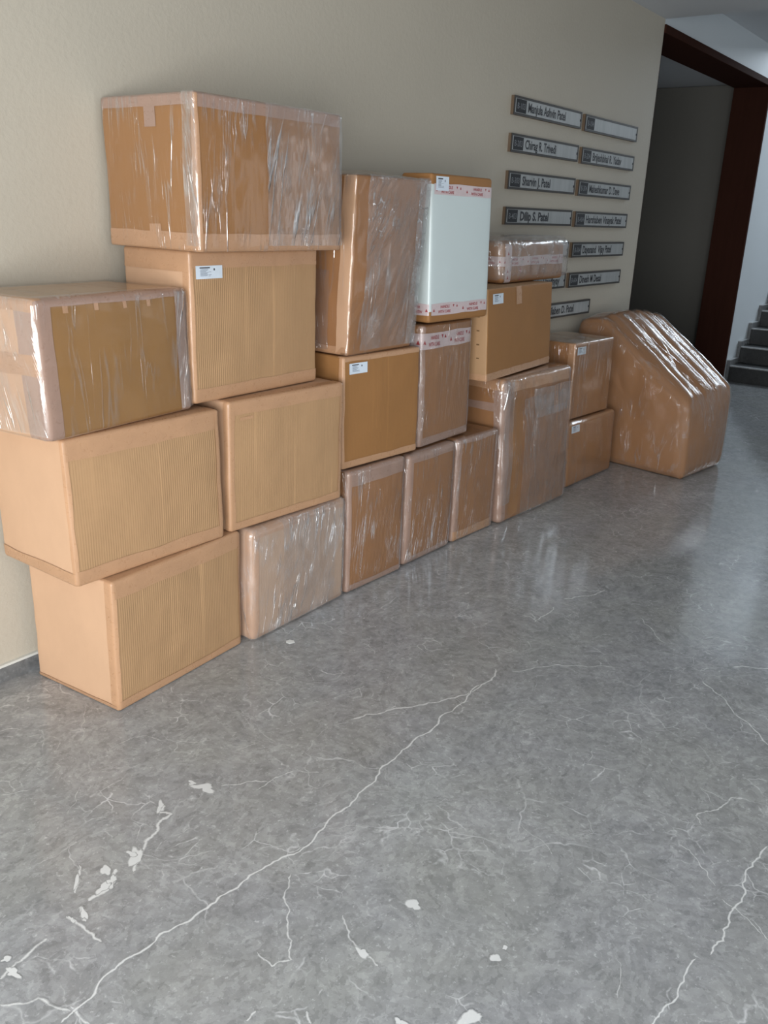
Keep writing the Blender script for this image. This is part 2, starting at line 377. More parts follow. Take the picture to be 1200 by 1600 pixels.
def film(name, milk=0.15, scale=(30, 3.0), rot=0.0, gloss=1.0, rough=0.13):
    m, nt, out = newmat(name)
    tc = N(nt, 'TexCoord'); oi = N(nt, 'ObjectInfo')
    q0 = N(nt, 'Mapping'); q0.inputs['Rotation'].default_value = (0, 0, rot); L(nt, tc.outputs['UV'], q0.inputs['Vector'])
    off = N(nt, 'VectorMath', operation='MULTIPLY_ADD'); L(nt, oi.outputs['Random'], off.inputs[0]); off.inputs[1].default_value = (31, 17, 0); L(nt, q0.outputs[0], off.inputs[2])
    def mp(sc):
        q = N(nt, 'Mapping'); q.inputs['Scale'].default_value = (*sc, 1); L(nt, off.outputs[0], q.inputs['Vector']); return q.outputs[0]
    def crease(sc, width, rough_=0.55, d=0.4):
        n = noise_n(nt, mp(sc), 1.0, 3, rough_, d)
        return ramp(nt, math_n(nt, 'ABSOLUTE', math_n(nt, 'SUBTRACT', n, 0.5)), [(0.0, 1.0), (width, 0.0)])
    patch = ramp(nt, noise_n(nt, mp((4.0, 2.6)), 1.0, 3, 0.6), [(0.49, 0.0), (0.62, 1.0)])
    patch2 = ramp(nt, noise_n(nt, mp((5.5, 3.2)), 1.7, 2, 0.6), [(0.48, 0.05), (0.64, 1.0)])
    c1 = math_n(nt, 'MULTIPLY', crease(scale, 0.022), patch)
    c2 = math_n(nt, 'MULTIPLY', crease((scale[0]*2.2, scale[1]*2.2), 0.030, 0.6, 0.8), patch2)
    soft = noise_n(nt, mp((scale[0]*0.35, scale[1]*0.8)), 1.0, 3, 0.55, 0.3)
    cr = math_n(nt, 'ADD', c1, math_n(nt, 'MULTIPLY', c2, 0.55), True)
    h = math_n(nt, 'ADD', math_n(nt, 'MULTIPLY', cr, 0.45), math_n(nt, 'MULTIPLY', soft, 0.9))
    nrm = bump(nt, h, 0.8, 0.006)
    mf = math_n(nt, 'ADD', milk*0.55, math_n(nt, 'ADD', math_n(nt, 'MULTIPLY', patch2, milk*0.6), math_n(nt, 'MULTIPLY', cr, 0.15+milk*0.5)), True)  # film milkiness, plus white painted along the creases for their glints
    tr = N(nt, 'BsdfTransparent'); tr.inputs[0].default_value = (0.97, 0.96, 0.95, 1)
    df = N(nt, 'BsdfDiffuse'); df.inputs[0].default_value = (0.74, 0.69, 0.66, 1)
    gl = N(nt, 'BsdfGlossy'); gl.inputs['Roughness'].default_value = rough; gl.inputs[0].default_value = (1, 1, 1, 1)
    L(nt, nrm, gl.inputs['Normal'])
    lw = N(nt, 'LayerWeight'); lw.inputs['Blend'].default_value = 0.5; L(nt, nrm, lw.inputs['Normal'])
    fr = math_n(nt, 'ADD', math_n(nt, 'MULTIPLY', math_n(nt, 'POWER', lw.outputs['Facing'], 4.0), 0.75), 0.05)
    gf = math_n(nt, 'MULTIPLY', math_n(nt, 'ADD', fr, math_n(nt, 'MULTIPLY', cr, 0.30)), gloss, True)
    a = N(nt, 'MixShader'); L(nt, mf, a.inputs[0]); L(nt, tr.outputs[0], a.inputs[1]); L(nt, df.outputs[0], a.inputs[2])
    b = N(nt, 'MixShader'); L(nt, gf, b.inputs[0]); L(nt, a.outputs[0], b.inputs[1]); L(nt, gl.outputs[0], b.inputs[2])
    L(nt, b.outputs[0], out.inputs['Surface']); return m
FILM_V = film('stretch_film_vertical_creases', 0.02, (24, 1.3), 0.10)
FILM_M = film('stretch_film_milky', 0.12, (22, 2.4), 0.40, 1.2)
FILM_C = film('stretch_film_clear', 0.012, (9, 0.8), 0.02, 0.8, 0.10)
FILM_O = film('stretch_film_double_layer', 0.12, (15, 1.3), 0.22, 1.5, 0.10)
FILM_G = film('stretch_film_thick_milky', 0.24, (24, 1.8), 0.22, 1.2, 0.14)
FILM_S = film('stretch_film_scratched', 0.14, (46, 9), 0.5, 1.3, 0.16)
FILM_D = film('stretch_film_diagonal', 0.07, (24, 1.8), -0.10, 1.1)
FILM_T = film('stretch_film_tight', 0.012, (16, 1.2), 0.05, 1.0, 0.09)

# ------------------------------------------------------------------ box geometry
class Carton:
    def __init__(s, w, d, h, sx=0, sy=0, tw=0, r=0.010, bulge=(0.004, 0.003, 0.003), seed=0, rough=0.0016, dome=0.0, topjit=None):
        s.w, s.d, s.h, s.sx, s.sy, s.tw, s.r, s.b, s.seed, s.n, s.dome = w, d, h, sx, sy, tw, r, bulge, seed, rough, dome
    def cube(s, f, u, v):
        return {'F': (u, 0, v), 'B': (u, s.d, v), 'L': (0, u, v), 'R': (s.w, u, v), 'T': (u, v, s.h), 'D': (u, v, 0)}[f]
    def dims(s, f): return {'F': (s.w, s.h), 'B': (s.w, s.h), 'L': (s.d, s.h), 'R': (s.d, s.h), 'T': (s.w, s.d), 'D': (s.w, s.d)}[f]
    def pt(s, f, u, v, off=0.0, extra=0.0):
        p = Vector(s.cube(f, u, v)); D = (s.w, s.d, s.h); r = s.r
        inner = Vector(tuple(min(max(p[i], r), D[i]-r) for i in range(3)))
        n = (p-inner); n.normalize()
        a, b, c = p.x/s.w, p.y/s.d, p.z/s.h
        sh = lambda t: max(0.0, math.sin(PI*min(max(t, 0), 1)))**0.8
        q = inner+n*(r+off+extra)
        bf, bl, bt = s.b
        if f == 'F': q.y -= bf*sh(a)*sh(c)
        if f == 'B': q.y += 0
        if f == 'L': q.x -= bl*sh(b)*sh(c)
        if f == 'R': q.x += bl*sh(b)*sh(c)
        if f == 'T': q.z += s.dome*sh(a)*sh(b)
        if p.z > 0.02*s.h and f != 'D':
            k = noise.noise(p*6.0+Vector((s.seed*3.1, 0, 0)))*s.n*2 + noise.noise(p*17+Vector((0, s.seed, 0)))*s.n
            k *= min(1, p.z/0.05)*(min(1, (s.h-p.z)/0.04) if f != 'T' else 0)
            q += n*k
        z = q.z
        q.x += s.sx*z + s.tw*(p.x/s.w)*(p.z/s.h); q.y += s.sy*z
        return q
    def knots(s, a0, a1, full, step):
        r = s.r
        ks = [0, r*0.2, r*0.45, r*0.72, r, full-r, full-r*0.72, full-r*0.45, full-r*0.2, full]
        n = max(1, round((full-2*r)/step)); ks += [r+(full-2*r)*i/n for i in range(1, n)]
        ks = sorted(set([round(k, 6) for k in ks if a0+(0.008 if a0 > 0 else 1e-4) < k < a1-(0.008 if a1 < full else 1e-4)]+[round(a0, 6), round(a1, 6)])); return ks
    def patch(s, M, f, u0=None, u1=None, v0=None, v1=None, off=0.0, step=0.025, mi=0, extra=None, jit=None):
        U, V = s.dims(f)
        u0 = 0 if u0 is None else u0; u1 = U if u1 is None else u1; v0 = 0 if v0 is None else v0; v1 = V if v1 is None else v1
        us = s.knots(u0, u1, U, step); vs = s.knots(v0, v1, V, step); b = len(M['v'])
        flip = f in ('B', 'L', 'D')
        for v in vs:
            for u in us:
                uu, vv = u, v
                if jit:
                    if 'u1' in jit and u1 < U and abs(u-u1) < 1e-5: uu += 0.004*noise.noise(Vector((v*9, s.seed, u1*5)))
                    if 'u0' in jit and u0 > 0 and abs(u-u0) < 1e-5: uu += 0.004*noise.noise(Vector((v*9, s.seed+3, u0*5)))
                    if 'v1' in jit and v1 < V and abs(v-v1) < 1e-5: vv += 0.004*noise.noise(Vector((u*9, s.seed+5, v1*5)))
                    if 'v0' in jit and v0 > 0 and abs(v-v0) < 1e-5: vv += 0.004*noise.noise(Vector((u*9, s.seed+7, v0*5)))
                M['v'].append(tuple(s.pt(f, uu, vv, off, extra(f, uu, vv) if extra else 0))); M['uv'].append((uu+{'F': 0, 'L': 3, 'R': 6, 'T': 9, 'B': 12, 'D': 15}[f], vv))
        nu = len(us)
        for j in range(len(vs)-1):
            for i in range(nu-1):
                a = b+j*nu+i; q = (a, a+1, a+nu+1, a+nu)
                M['f'].append(q[::-1] if flip else q); M['m'].append(mi)
        return M
def newM(): return {'v': [], 'f': [], 'uv': [], 'm': []}
def finM(M, name, mats, parent, smooth=True, solid=0):
    # per-corner UV via loop, then merge
    me = bpy.data.meshes.new(name); me.from_pydata(M['v'], [], M['f'])
    if not isinstance(mats, (list, tuple)): mats = [mats]
    for m_ in mats: me.materials.append(m_)
    l = me.uv_layers.new(name='UVMap')
    for p, mi in zip(me.polygons, M['m']):
        p.material_index = mi
        for li in p.loop_indices: l.data[li].uv = M['uv'][me.loops[li].vertex_index]
    bm = bmesh.new(); bm.from_mesh(me); bmesh.ops.remove_doubles(bm, verts=bm.verts, dist=3e-5); bm.to_mesh(me); bm.free()
    for p in me.polygons: p.use_smooth = smooth
    o = bpy.data.objects.new(name, me); COL.objects.link(o); o.parent = parent
    return o
EDGES = {'FB': [('F', 'v', 0), ('D', 'v', 0)], 'FT': [('F', 'v', 1), ('T', 'v', 0)], 'FL': [('F', 'u', 0), ('L', 'u', 0)], 'FR': [('F', 'u', 1), ('R', 'u', 0)],
         'LB': [('L', 'v', 0), ('D', 'u', 0)], 'LT': [('L', 'v', 1), ('T', 'u', 0)], 'LV': [('L', 'u', 1), ('B', 'u', 0)], 'RT': [('R', 'v', 1), ('T', 'u', 1)]}
def edge_tape(C, parent, e, w, mat=None, off=0.0014, w2=None):
    M = newM(); off += C.nt*0.00035; C.nt += 1
    for k, (f, ax, side) in enumerate(EDGES[e]):
        if f == 'D': continue
        ww = w if k == 0 else (w if w2 is None else w2)
        if ww <= 0: continue
        U, V = C.dims(f)
        if ax == 'u': a = (0, ww, 0, V) if side == 0 else (U-ww, U, 0, V)
        else: a = (0, U, 0, ww) if side == 0 else (0, U, V-ww, V)
        C.patch(M, f, *a, off=off, step=0.02, jit=('u0', 'u1', 'v0', 'v1'))
    return finM(M, 'packing_tape', mat or TAPE, parent)
def band_tape(C, parent, f, u0, u1, v0, v1, mat=None, off=0.0020, name='packing_tape'):
    M = newM(); C.patch(M, f, u0, u1, v0, v1, off=off, step=0.02, jit=('u0', 'u1', 'v0', 'v1')); return finM(M, name, mat or TAPE, parent)
def shipping_label(C, parent, u0, u1, v0, v1, f='F', off=0.0026):
    M = newM(); C.patch(M, f, u0, u1, v0, v1, off=off, step=0.02)
    o = finM(M, 'shipping_label', PAPER, parent); o['label'] = 'small white printed address label'
    P = newM(); W, H = u1-u0, v1-v0
    rows = [(0.14, 0.52, 0.80, 0.88, 1)]+[(0.16, 0.16+0.34*random.uniform(0.6, 1.0), y, y+0.035, 0) for y in (0.70, 0.62, 0.54, 0.46, 0.38, 0.30, 0.22)]
    rows += [(0.16+0.30, 0.16+0.30+0.2*random.random(), y, y+0.03, 0) for y in (0.5, 0.3, 0.2)]+[(0.66, 0.71, 0.62, 0.78, 1)]
    for a, b, c, d, k in rows: C.patch(P, f, u0+W*a, u0+W*b, v0+H*c, v0+H*d, off=off+0.0006, step=0.05, mi=k)
    finM(P, 'print', [INK_G, INK_K], o)
    return o
def wrap(C, parent, mat, off=0.004, amp=0.003, dirx=26, diry=3, tilt=0.0, seed=0, faces='FLRTB', step=0.012, puff=0.0, keep=None):
    def ex(f, u, v):
        U, V = C.dims(f)
        a = u+tilt*v; n1 = noise.noise(Vector((a*dirx, v*diry, seed+ord(f)))); n2 = noise.noise(Vector((a*dirx*2.3, v*diry*2, seed+ord(f)+9)))
        e = min(u, U-u, v, V-v); k = min(1.0, e/0.02)
        if f in 'F': k2 = 1
        pm = min(1, max(0, noise.noise(Vector((u*4.5+seed, v*3, ord(f))))*3+0.55))
        base = (1-abs(n1)*6)**2 if abs(n1) < 0.166 else 0
        w = amp*(0.95*base*pm+0.10*n2)*k
        if f in 'TD': w *= 0.2
        if f == 'T': w += puff*math.sin(PI*u/U)*math.sin(PI*v/V)
        return max(w, -off+0.0016)
    M = newM()
    for f in faces:
        kw = dict(v1=None)
        C.patch(M, f, off=off, step=step, extra=ex)
    o = finM(M, 'stretch_film', mat, parent); o['label'] = 'clear glossy plastic stretch film'; return o
def overlap(C, parent, f, u0, u1, mat, off=.0075, amp=.003, seed=0, v0=0.016, v1=None, tilt=.25):
    U, V = C.dims(f)
    def ex(f_, u, v):
        n1 = noise.noise(Vector(((u+tilt*v)*26, v*2.0, seed))); return amp*((1-abs(n1)*5)**2 if abs(n1) < .2 else 0)
    M = newM(); C.patch(M, f, u0, u1, v0, V if v1 is None else v1, off=off, step=.010, extra=ex, jit=('u0', 'u1', 'v0', 'v1'))
    o = finM(M, 'film_overlap', mat, parent); o['label'] = 'second creased layer of plastic film'; return o
def text_on(C, parent, f, s, u0, v0, hgt, wid=None, off=0.0022, mat=None, M=None, bold=0.02):
    v, fc, w = text_mesh(s, bold); k = hgt/0.7; kx = k if wid is None else wid/w
    M2 = M if M is not None else newM(); b = len(M2['v'])
    for x, y in v:
        M2['v'].append(tuple(C.pt(f, u0+x*kx, v0+y*k, off))); M2['uv'].append((x, y))
    for q in fc: M2['f'].append(tuple(b+i for i in q)); M2['m'].append(0)
    return M2
def tri_on(C, M, f, u, v, s, up, off):
    b = len(M['v'])
    pts = [(-s, -s), (s, -s), (0, s)] if up else [(-s, s), (0, -s), (s, s)]
    for a, c in pts: M['v'].append(tuple(C.pt(f, u+a, v+c, off))); M['uv'].append((u+a, v+c))
    M['f'].append((b, b+1, b+2)); M['m'].append(0)
def fragile(C, parent, f, u0, u1, v0, v1, off=0.0016, rep=2, left=True):
    o = band_tape(C, parent, f, u0, u1, v0, v1, FRAG, off, 'warning_tape'); o['label'] = 'pinkish white warning tape printed in red'
    M = newM(); H = v1-v0; W = (u1-u0)/rep
    for k in range(rep):
        a = u0+W*k
        text_on(C, o, f, 'HANDLE', a+W*0.30, v0+H*0.58, H*0.24, W*0.30, off+0.0008, M=M)
        text_on(C, o, f, 'WITH CARE', a+W*0.22, v0+H*0.16, H*0.24, W*0.42, off+0.0008, M=M)
        tri_on(C, M, f, a+W*0.74, v0+H*0.70, H*0.12, False, off+0.0008); tri_on(C, M, f, a+W*0.86, v0+H*0.70, H*0.12, True, off+0.0008)
        tri_on(C, M, f, a+W*0.08, v0+H*0.45, H*0.14, True, off+0.0008)
    t = finM(M, 'lettering', INK_R, o, smooth=False)
    return o

GRP = 'packed cardboard boxes stacked along the wall'
def carton(label, x, y, w, d, h, t, z0, sx=0, sy=0, tw=0, front='straw_ribbed', side='light', top=None, r=0.010, bulge=(0.004, 0.003, 0.0), rough=0.0016, seed=None, dome=0.0, name='cardboard_box'):
    seed = seed if seed is not None else random.randint(1, 99)
    e = empty(name, (x, y, z0), math.radians(t)); tag(e, label, 'box', GRP)
    C = Carton(w, d, h, sx, sy, tw, r, bulge, seed, rough, dome); C.nt = 0
    M = newM()
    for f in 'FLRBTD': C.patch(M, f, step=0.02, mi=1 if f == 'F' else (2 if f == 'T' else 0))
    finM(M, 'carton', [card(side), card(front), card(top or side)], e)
    return e, C

# ------------------------------------------------------------------ the stack
# near column
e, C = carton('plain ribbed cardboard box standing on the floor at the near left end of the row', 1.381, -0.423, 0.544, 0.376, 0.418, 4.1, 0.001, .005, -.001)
edge_tape(C, e, 'FT', .055); edge_tape(C, e, 'FL', .012, w2=.03); edge_tape(C, e, 'FB', .03); edge_tape(C, e, 'FR', .012); edge_tape(C, e, 'LB', .014)
e, C = carton('ribbed cardboard box in the second layer, overhanging the left side of the near floor box', 1.300, -0.383, 0.552, 0.364, 0.424, -0.3, 0.421, -.020, .008)
edge_tape(C, e, 'FT', .06); edge_tape(C, e, 'FL', .012, w2=.012); edge_tape(C, e, 'FB', .045); edge_tape(C, e, 'LB', .04); edge_tape(C, e, 'FR', .02)
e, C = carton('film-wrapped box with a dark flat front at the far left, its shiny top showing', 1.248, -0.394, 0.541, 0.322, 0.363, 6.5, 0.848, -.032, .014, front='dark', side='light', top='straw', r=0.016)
edge_tape(C, e, 'FL', .05, TAPED, w2=.07); edge_tape(C, e, 'FR', .05, TAPED); edge_tape(C, e, 'FT', .02, TAPED, w2=.05); band_tape(C, e, 'L', 0.0, 0.322, .17, .225); edge_tape(C, e, 'LT', .03)
for uu in (.09, .19, .29, .38): band_tape(C, e, 'F', uu, uu+.014, .325, .352, TAPE)
wrap(C, e, FILM_C, .004, .002, 14, 2.0, .1, 3)
overlap(C, e, 'F', .485, .541, FILM_O, seed=8, tilt=.05)
overlap(C, e, 'L', 0.0, .322, FILM_O, seed=9, tilt=.1)
# second column
e, C = carton('film-wrapped ribbed box on the floor directly right of the near plain box', 1.955, -0.410, 0.513, 0.370, 0.412, 1.2, 0.001, .002, .001, front='pale_ribbed', side='light', r=0.022)
edge_tape(C, e, 'FT', .03); edge_tape(C, e, 'FL', .03); edge_tape(C, e, 'FB', .022, w2=0); edge_tape(C, e, 'FR', .012)
wrap(C, e, FILM_G, .005, .004, 20, 3, .35, 11)
overlap(C, e, 'F', .15, .44, FILM_O, seed=12, tilt=.4)
e, C = carton('ribbed cardboard box in the second layer with a scuff near its top left corner', 1.891, -0.375, 0.540, 0.335, 0.437, -3.1, 0.421, .006, .002)
edge_tape(C, e, 'FT', .045); edge_tape(C, e, 'FL', .022); edge_tape(C, e, 'FB', .03); edge_tape(C, e, 'FR', .018)
band_tape(C, e, 'F', .045, .10, .372, .384, TAPE)
e, C = carton('ribbed box with a white address label right under the topmost wide wrapped box', 1.792, -0.334, 0.587, 0.294, 0.455, 1.4, 0.861, -.007, 0)
edge_tape(C, e, 'FT', .05, TAPE); edge_tape(C, e, 'FL', .012, w2=.03); edge_tape(C, e, 'FB', .045); edge_tape(C, e, 'LT', .06)
shipping_label(C, e, .022, .130, .375, .413)
e, C = carton('widest film-wrapped box on the very top of the stack, streaked with shiny creases', 1.744, -0.432, 0.611, 0.405, 0.412, -0.6, 1.319, 0, .018, front='amber', side='amber', r=0.008)
edge_tape(C, e, 'FT', .035, TAPED); edge_tape(C, e, 'FB', .05); edge_tape(C, e, 'LB', .05); edge_tape(C, e, 'LT', .03, TAPED); edge_tape(C, e, 'FL', .012)
band_tape(C, e, 'L', .16, .21, .33, .40, TAPED); band_tape(C, e, 'L', .16, .21, .012, .07, TAPE)
wrap(C, e, FILM_T, .004, .0030, 22, 1.2, .12, 5)
overlap(C, e, 'F', .262, .611, FILM_O, seed=3)
overlap(C, e, 'L', 0.0, .045, FILM_O, seed=5, tilt=0)
# third and fourth floor boxes
e, C = carton('upright film-wrapped floor box third along the bottom row with a broad tape across its top', 2.490, -0.395, 0.351, 0.355, 0.502, -2.1, 0.001, -.003, 0, front='rust_faint', side='rust', r=0.014, bulge=(.009, .004, 0))
edge_tape(C, e, 'FT', .06, TAPED); edge_tape(C, e, 'FL', .018, TAPED); edge_tape(C, e, 'FB', .03, TAPED, w2=0); edge_tape(C, e, 'FR', .016, TAPED)
wrap(C, e, FILM_V, .004, .0035, 18, 2, .1, 21)
e, C = carton('upright film-wrapped floor box with rounded corners, fourth along the bottom row', 2.873, -0.399, 0.353, 0.359, 0.492, -1.3, 0.001, .005, -.005, front='rust_faint', side='rust', r=0.020, bulge=(.010, .004, 0))
edge_tape(C, e, 'FT', .035, TAPED); edge_tape(C, e, 'FL', .032, TAPED); edge_tape(C, e, 'FB', .035, TAPED, w2=0); edge_tape(C, e, 'FR', .022, TAPED)
wrap(C, e, FILM_V, .004, .0035, 16, 2, .05, 31)
e, C = carton('film-wrapped floor box just left of the tallest floor box, its top showing', 3.258, -0.404, 0.336, 0.364, 0.490, -2.7, 0.001, -.009, -.005, front='rust_ribbed', side='rust', r=0.016)
edge_tape(C, e, 'FT', .022, TAPED); edge_tape(C, e, 'FL', .03, TAPED); edge_tape(C, e, 'FB', .05, TAPE, w2=0); edge_tape(C, e, 'FR', .03, TAPED)
wrap(C, e, FILM_V, .004, .003, 22, 2, .05, 41)
e, C = carton('unwrapped second-layer box with a white label, under the leaning milky-wrapped box', 2.479, -0.369, 0.449, 0.329, 0.427, -4.1, 0.511, -.014, .002, front='amber_faint', side='amber')
edge_tape(C, e, 'FT', .018, w2=.03); edge_tape(C, e, 'FB', .03); edge_tape(C, e, 'FL', .008, w2=.02)
shipping_label(C, e, .030, .128, .362, .402)
e, C = carton('film-wrapped second-layer box with warning tape, under the box with the white sheet', 2.990, -0.372, 0.400, 0.328, 0.514, 1.1, 0.500, -.012, .016, front='rust_faint', side='rust', r=0.014, bulge=(.008, .004, 0))
edge_tape(C, e, 'FL', .022, TAPED); edge_tape(C, e, 'FB', .04, TAPED); edge_tape(C, e, 'FR', .018, TAPED)
fragile(C, e, 'F', 0.0, .400, .415, .480); fragile(C, e, 'L', 0.0, .25, .415, .480, rep=1)
wrap(C, e, FILM_V, .0045, .0035, 30, 1.2, .02, 51)
# tall leaning milky wrapped box
e, C = carton('tall leaning box in thick milky film, its crumpled wrap touching the white-sheeted box', 2.489, -0.372, 0.400, 0.315, 0.622, 0.0, 0.942, .034, -.012, tw=.040, front='rust', side='rust', r=0.010, bulge=(.010, .006, 0), rough=.0028, dome=.004)
band_tape(C, e, 'L', 0.0, .055, 0.0, .622, card('light'), .0014, 'cardboard_flap')  # paler card colour paints in the lit strip along the left edge
edge_tape(C, e, 'LB', .03, TAPE)
band_tape(C, e, 'F', .0, .400, .03, .24, card('rust'), .001, 'cardboard_flap')
wrap(C, e, FILM_C, .005, .005, 11, 3.0, -.5, 61, step=.009, puff=.016)
overlap(C, e, 'F', .055, .400, FILM_S, off=.010, amp=.004, seed=63, tilt=-.5)
overlap(C, e, 'F', .335, .400, film('stretch_film_crumpled', 0.16, (22, 20), 0.5, 1.8, 0.12), off=.0145, amp=.004, seed=64, tilt=-.2)
overlap(C, e, 'L', .09, .315, FILM_O, off=.009, seed=66, v1=.30)
# white sheet box
e, C = carton('box whose front is covered by a white sheet between two red-printed warning tapes', 2.996, -0.384, 0.442, 0.150, 0.570, -1.5, 1.024, -.021, .024, front='amber', side='amber', r=0.012, bulge=(0, 0, 0), rough=.0004)
M = newM()
for f in 'LFR': C.patch(M, f, v0=.045, v1=.530, off=.0010, step=.03)
o = finM(M, 'white_sheet', SHEET, e); o['label'] = 'smooth white plastic sheet'
fragile(C, e, 'F', 0.014, .442, .030, .076, off=.0017); fragile(C, e, 'L', 0.0, .15, .030, .076, off=.0017, rep=1)
fragile(C, e, 'F', 0.014, .442, .492, .535, off=.0017)
shipping_label(C, e, .024, .112, .508, .560, off=.0032)
# upper right pair
e, C = carton('smooth orange-brown box with a white label and notched left side, on the tallest floor box', 3.472, -0.399, 0.751, 0.290, 0.411, 4.5, 0.727, -.029, .045, front='amber', side='straw', r=0.006, rough=.001)
edge_tape(C, e, 'FB', .035, TAPE); edge_tape(C, e, 'LB', .03, TAPE)
band_tape(C, e, 'F', .30, .36, .33, .41, TAPE)
shipping_label(C, e, .045, .155, .343, .388)
SLOTM = flat('slot_edge_brown', (0.16, 0.085, 0.035), .8)
for k in range(5):
    M = newM(); C.patch(M, 'L', .038, .052, .10+.062*k, .106+.062*k, off=.0012, step=.03); finM(M, 'slot_mark', SLOTM, e)
e, C = carton('small flat bubble-wrapped box with warning tape, on top of the smooth orange-brown box', 3.766, -0.275, 0.735, 0.175, 0.186, 3.1, 1.141, -.016, .032, front='rust', side='rust', r=0.020, bulge=(.006, .004, 0), dome=.006)
fragile(C, e, 'F', .0, .735, .080, .125, rep=3); fragile(C, e, 'L', .0, .175, .080, .125, rep=1)
o = band_tape(C, e, 'F', .022, .085, .0, .186, FRAG, .0030, 'warning_tape')
M = newM(); 
for vv in (.03, .06, .14): tri_on(C, M, 'F', .05, vv, .009, True, .0038); 
C.patch(M, 'F', .180, .192, .045, .070, off=.0018); C.patch(M, 'F', .180, .192, .012, .024, off=.0018)
finM(M, 'printed_marks', INK_R, e, False)
Cw = Carton(0.800, 0.190, 0.215, -.016, .032, 0, 0.045, (.006, .004, 0), 5, .003)
Cw_e = empty('bubble_wrap', (-0.010, -0.011, 0.0)); Cw_e.parent = e
w_ = wrap(Cw, Cw_e, film('bubble_wrap_film', 0.20, (16, 9), 0.3, 1.1, .16), .0, .006, 18, 9, .4, 71, puff=.006, step=.010)
w_.parent = e; w_.location = (-0.010, -0.011, 0.0); w_.name = 'bubble_wrap'; w_['label'] = 'puffed clear bubble wrap'
bpy.data.objects.remove(Cw_e)
# tallest floor box
e, C = carton('tallest floor box, bulging in creased film, with a broad taped band along its top', 3.632, -0.441, 0.661, 0.385, 0.715, -2.9, 0.001, -.013, .040, front='rust_faint', side='rust', r=0.022, bulge=(.018, .006, 0), rough=.003)
edge_tape(C, e, 'FT', .06, TAPE); edge_tape(C, e, 'FL', .05, TAPED); edge_tape(C, e, 'FR', .03, TAPED)
band_tape(C, e, 'F', .07, .16, .03, .62, card('amber'), .0012, 'cardboard_flap')
band_tape(C, e, 'F', .40, .64, .50, .535, TAPED)
edge_tape(C, e, 'LT', .05, TAPE)
band_tape(C, e, 'L', 0.02, .36, .56, .60, TAPED)
wrap(C, e, FILM_T, .006, .006, 15, 1.6, .08, 81, step=.011)
overlap(C, e, 'F', .165, .661, FILM_D, off=.011, amp=.003, seed=83, v1=.61, tilt=.05)
overlap(C, e, 'F', .25, .661, FILM_O, off=.0145, amp=.004, seed=84, v0=.50, v1=.645, tilt=.05)
overlap(C, e, 'F', .0, .07, FILM_O, off=.010, amp=.003, seed=86, v0=.1, v1=.70, tilt=0)
# far pair
e, C = carton('dark-fronted box with a tiny white label beside the sloped bundle, its top showing', 4.469, -0.378, 0.454, 0.338, 0.421, -3.6, 0.383, -.011, .016, front='rust_faint', side='rust', top='straw', r=0.008)
edge_tape(C, e, 'FT', .012, TAPE, w2=.02); edge_tape(C, e, 'FL', .006, TAPE, w2=.04)
shipping_label(C, e, .022, .118, .358, .400)
wrap(C, e, FILM_T, .003, .003, 20, 3, .1, 91, step=.016)
e, C = carton('low floor box with a tiny label, last one before the sloped bundle', 4.412, -0.424, 0.584, 0.384, 0.375, -2.1, 0.001, -.013, .025, front='rust', side='rust', r=0.024, bulge=(.012, .005, 0))
edge_tape(C, e, 'FT', .012, TAPE); edge_tape(C, e, 'FR', .018, TAPE)
shipping_label(C, e, .020, .112, .318, .358)
wrap(C, e, FILM_T, .004, .003, 9, 3, .8, 95, step=.016)

# ------------------------------------------------------------------ sloped bundle
TX, TY = 5.073, -0.869
e = empty('sloped_bundle', (TX, TY, 0)); tag(e, 'large cardboard bundle with a sloping ridged top wrapped in glossy film, nearest the stairs', 'package')
def rounded(poly, r, seg=5):
    out = []; n = len(poly)
    for i in range(n):
        p = Vector(poly[i]); a = Vector(poly[i-1]); b = Vector(poly[(i+1) % n])
        da = (a-p); db = (b-p); ra = min(r, da.length*.4); rb = min(r, db.length*.4)
        A = p+da.normalized()*ra; B = p+db.normalized()*rb
        for k in range(seg+1):
            t = k/seg; out.append(A*(1-t)**2+p*2*t*(1-t)+B*t*t)
    return out
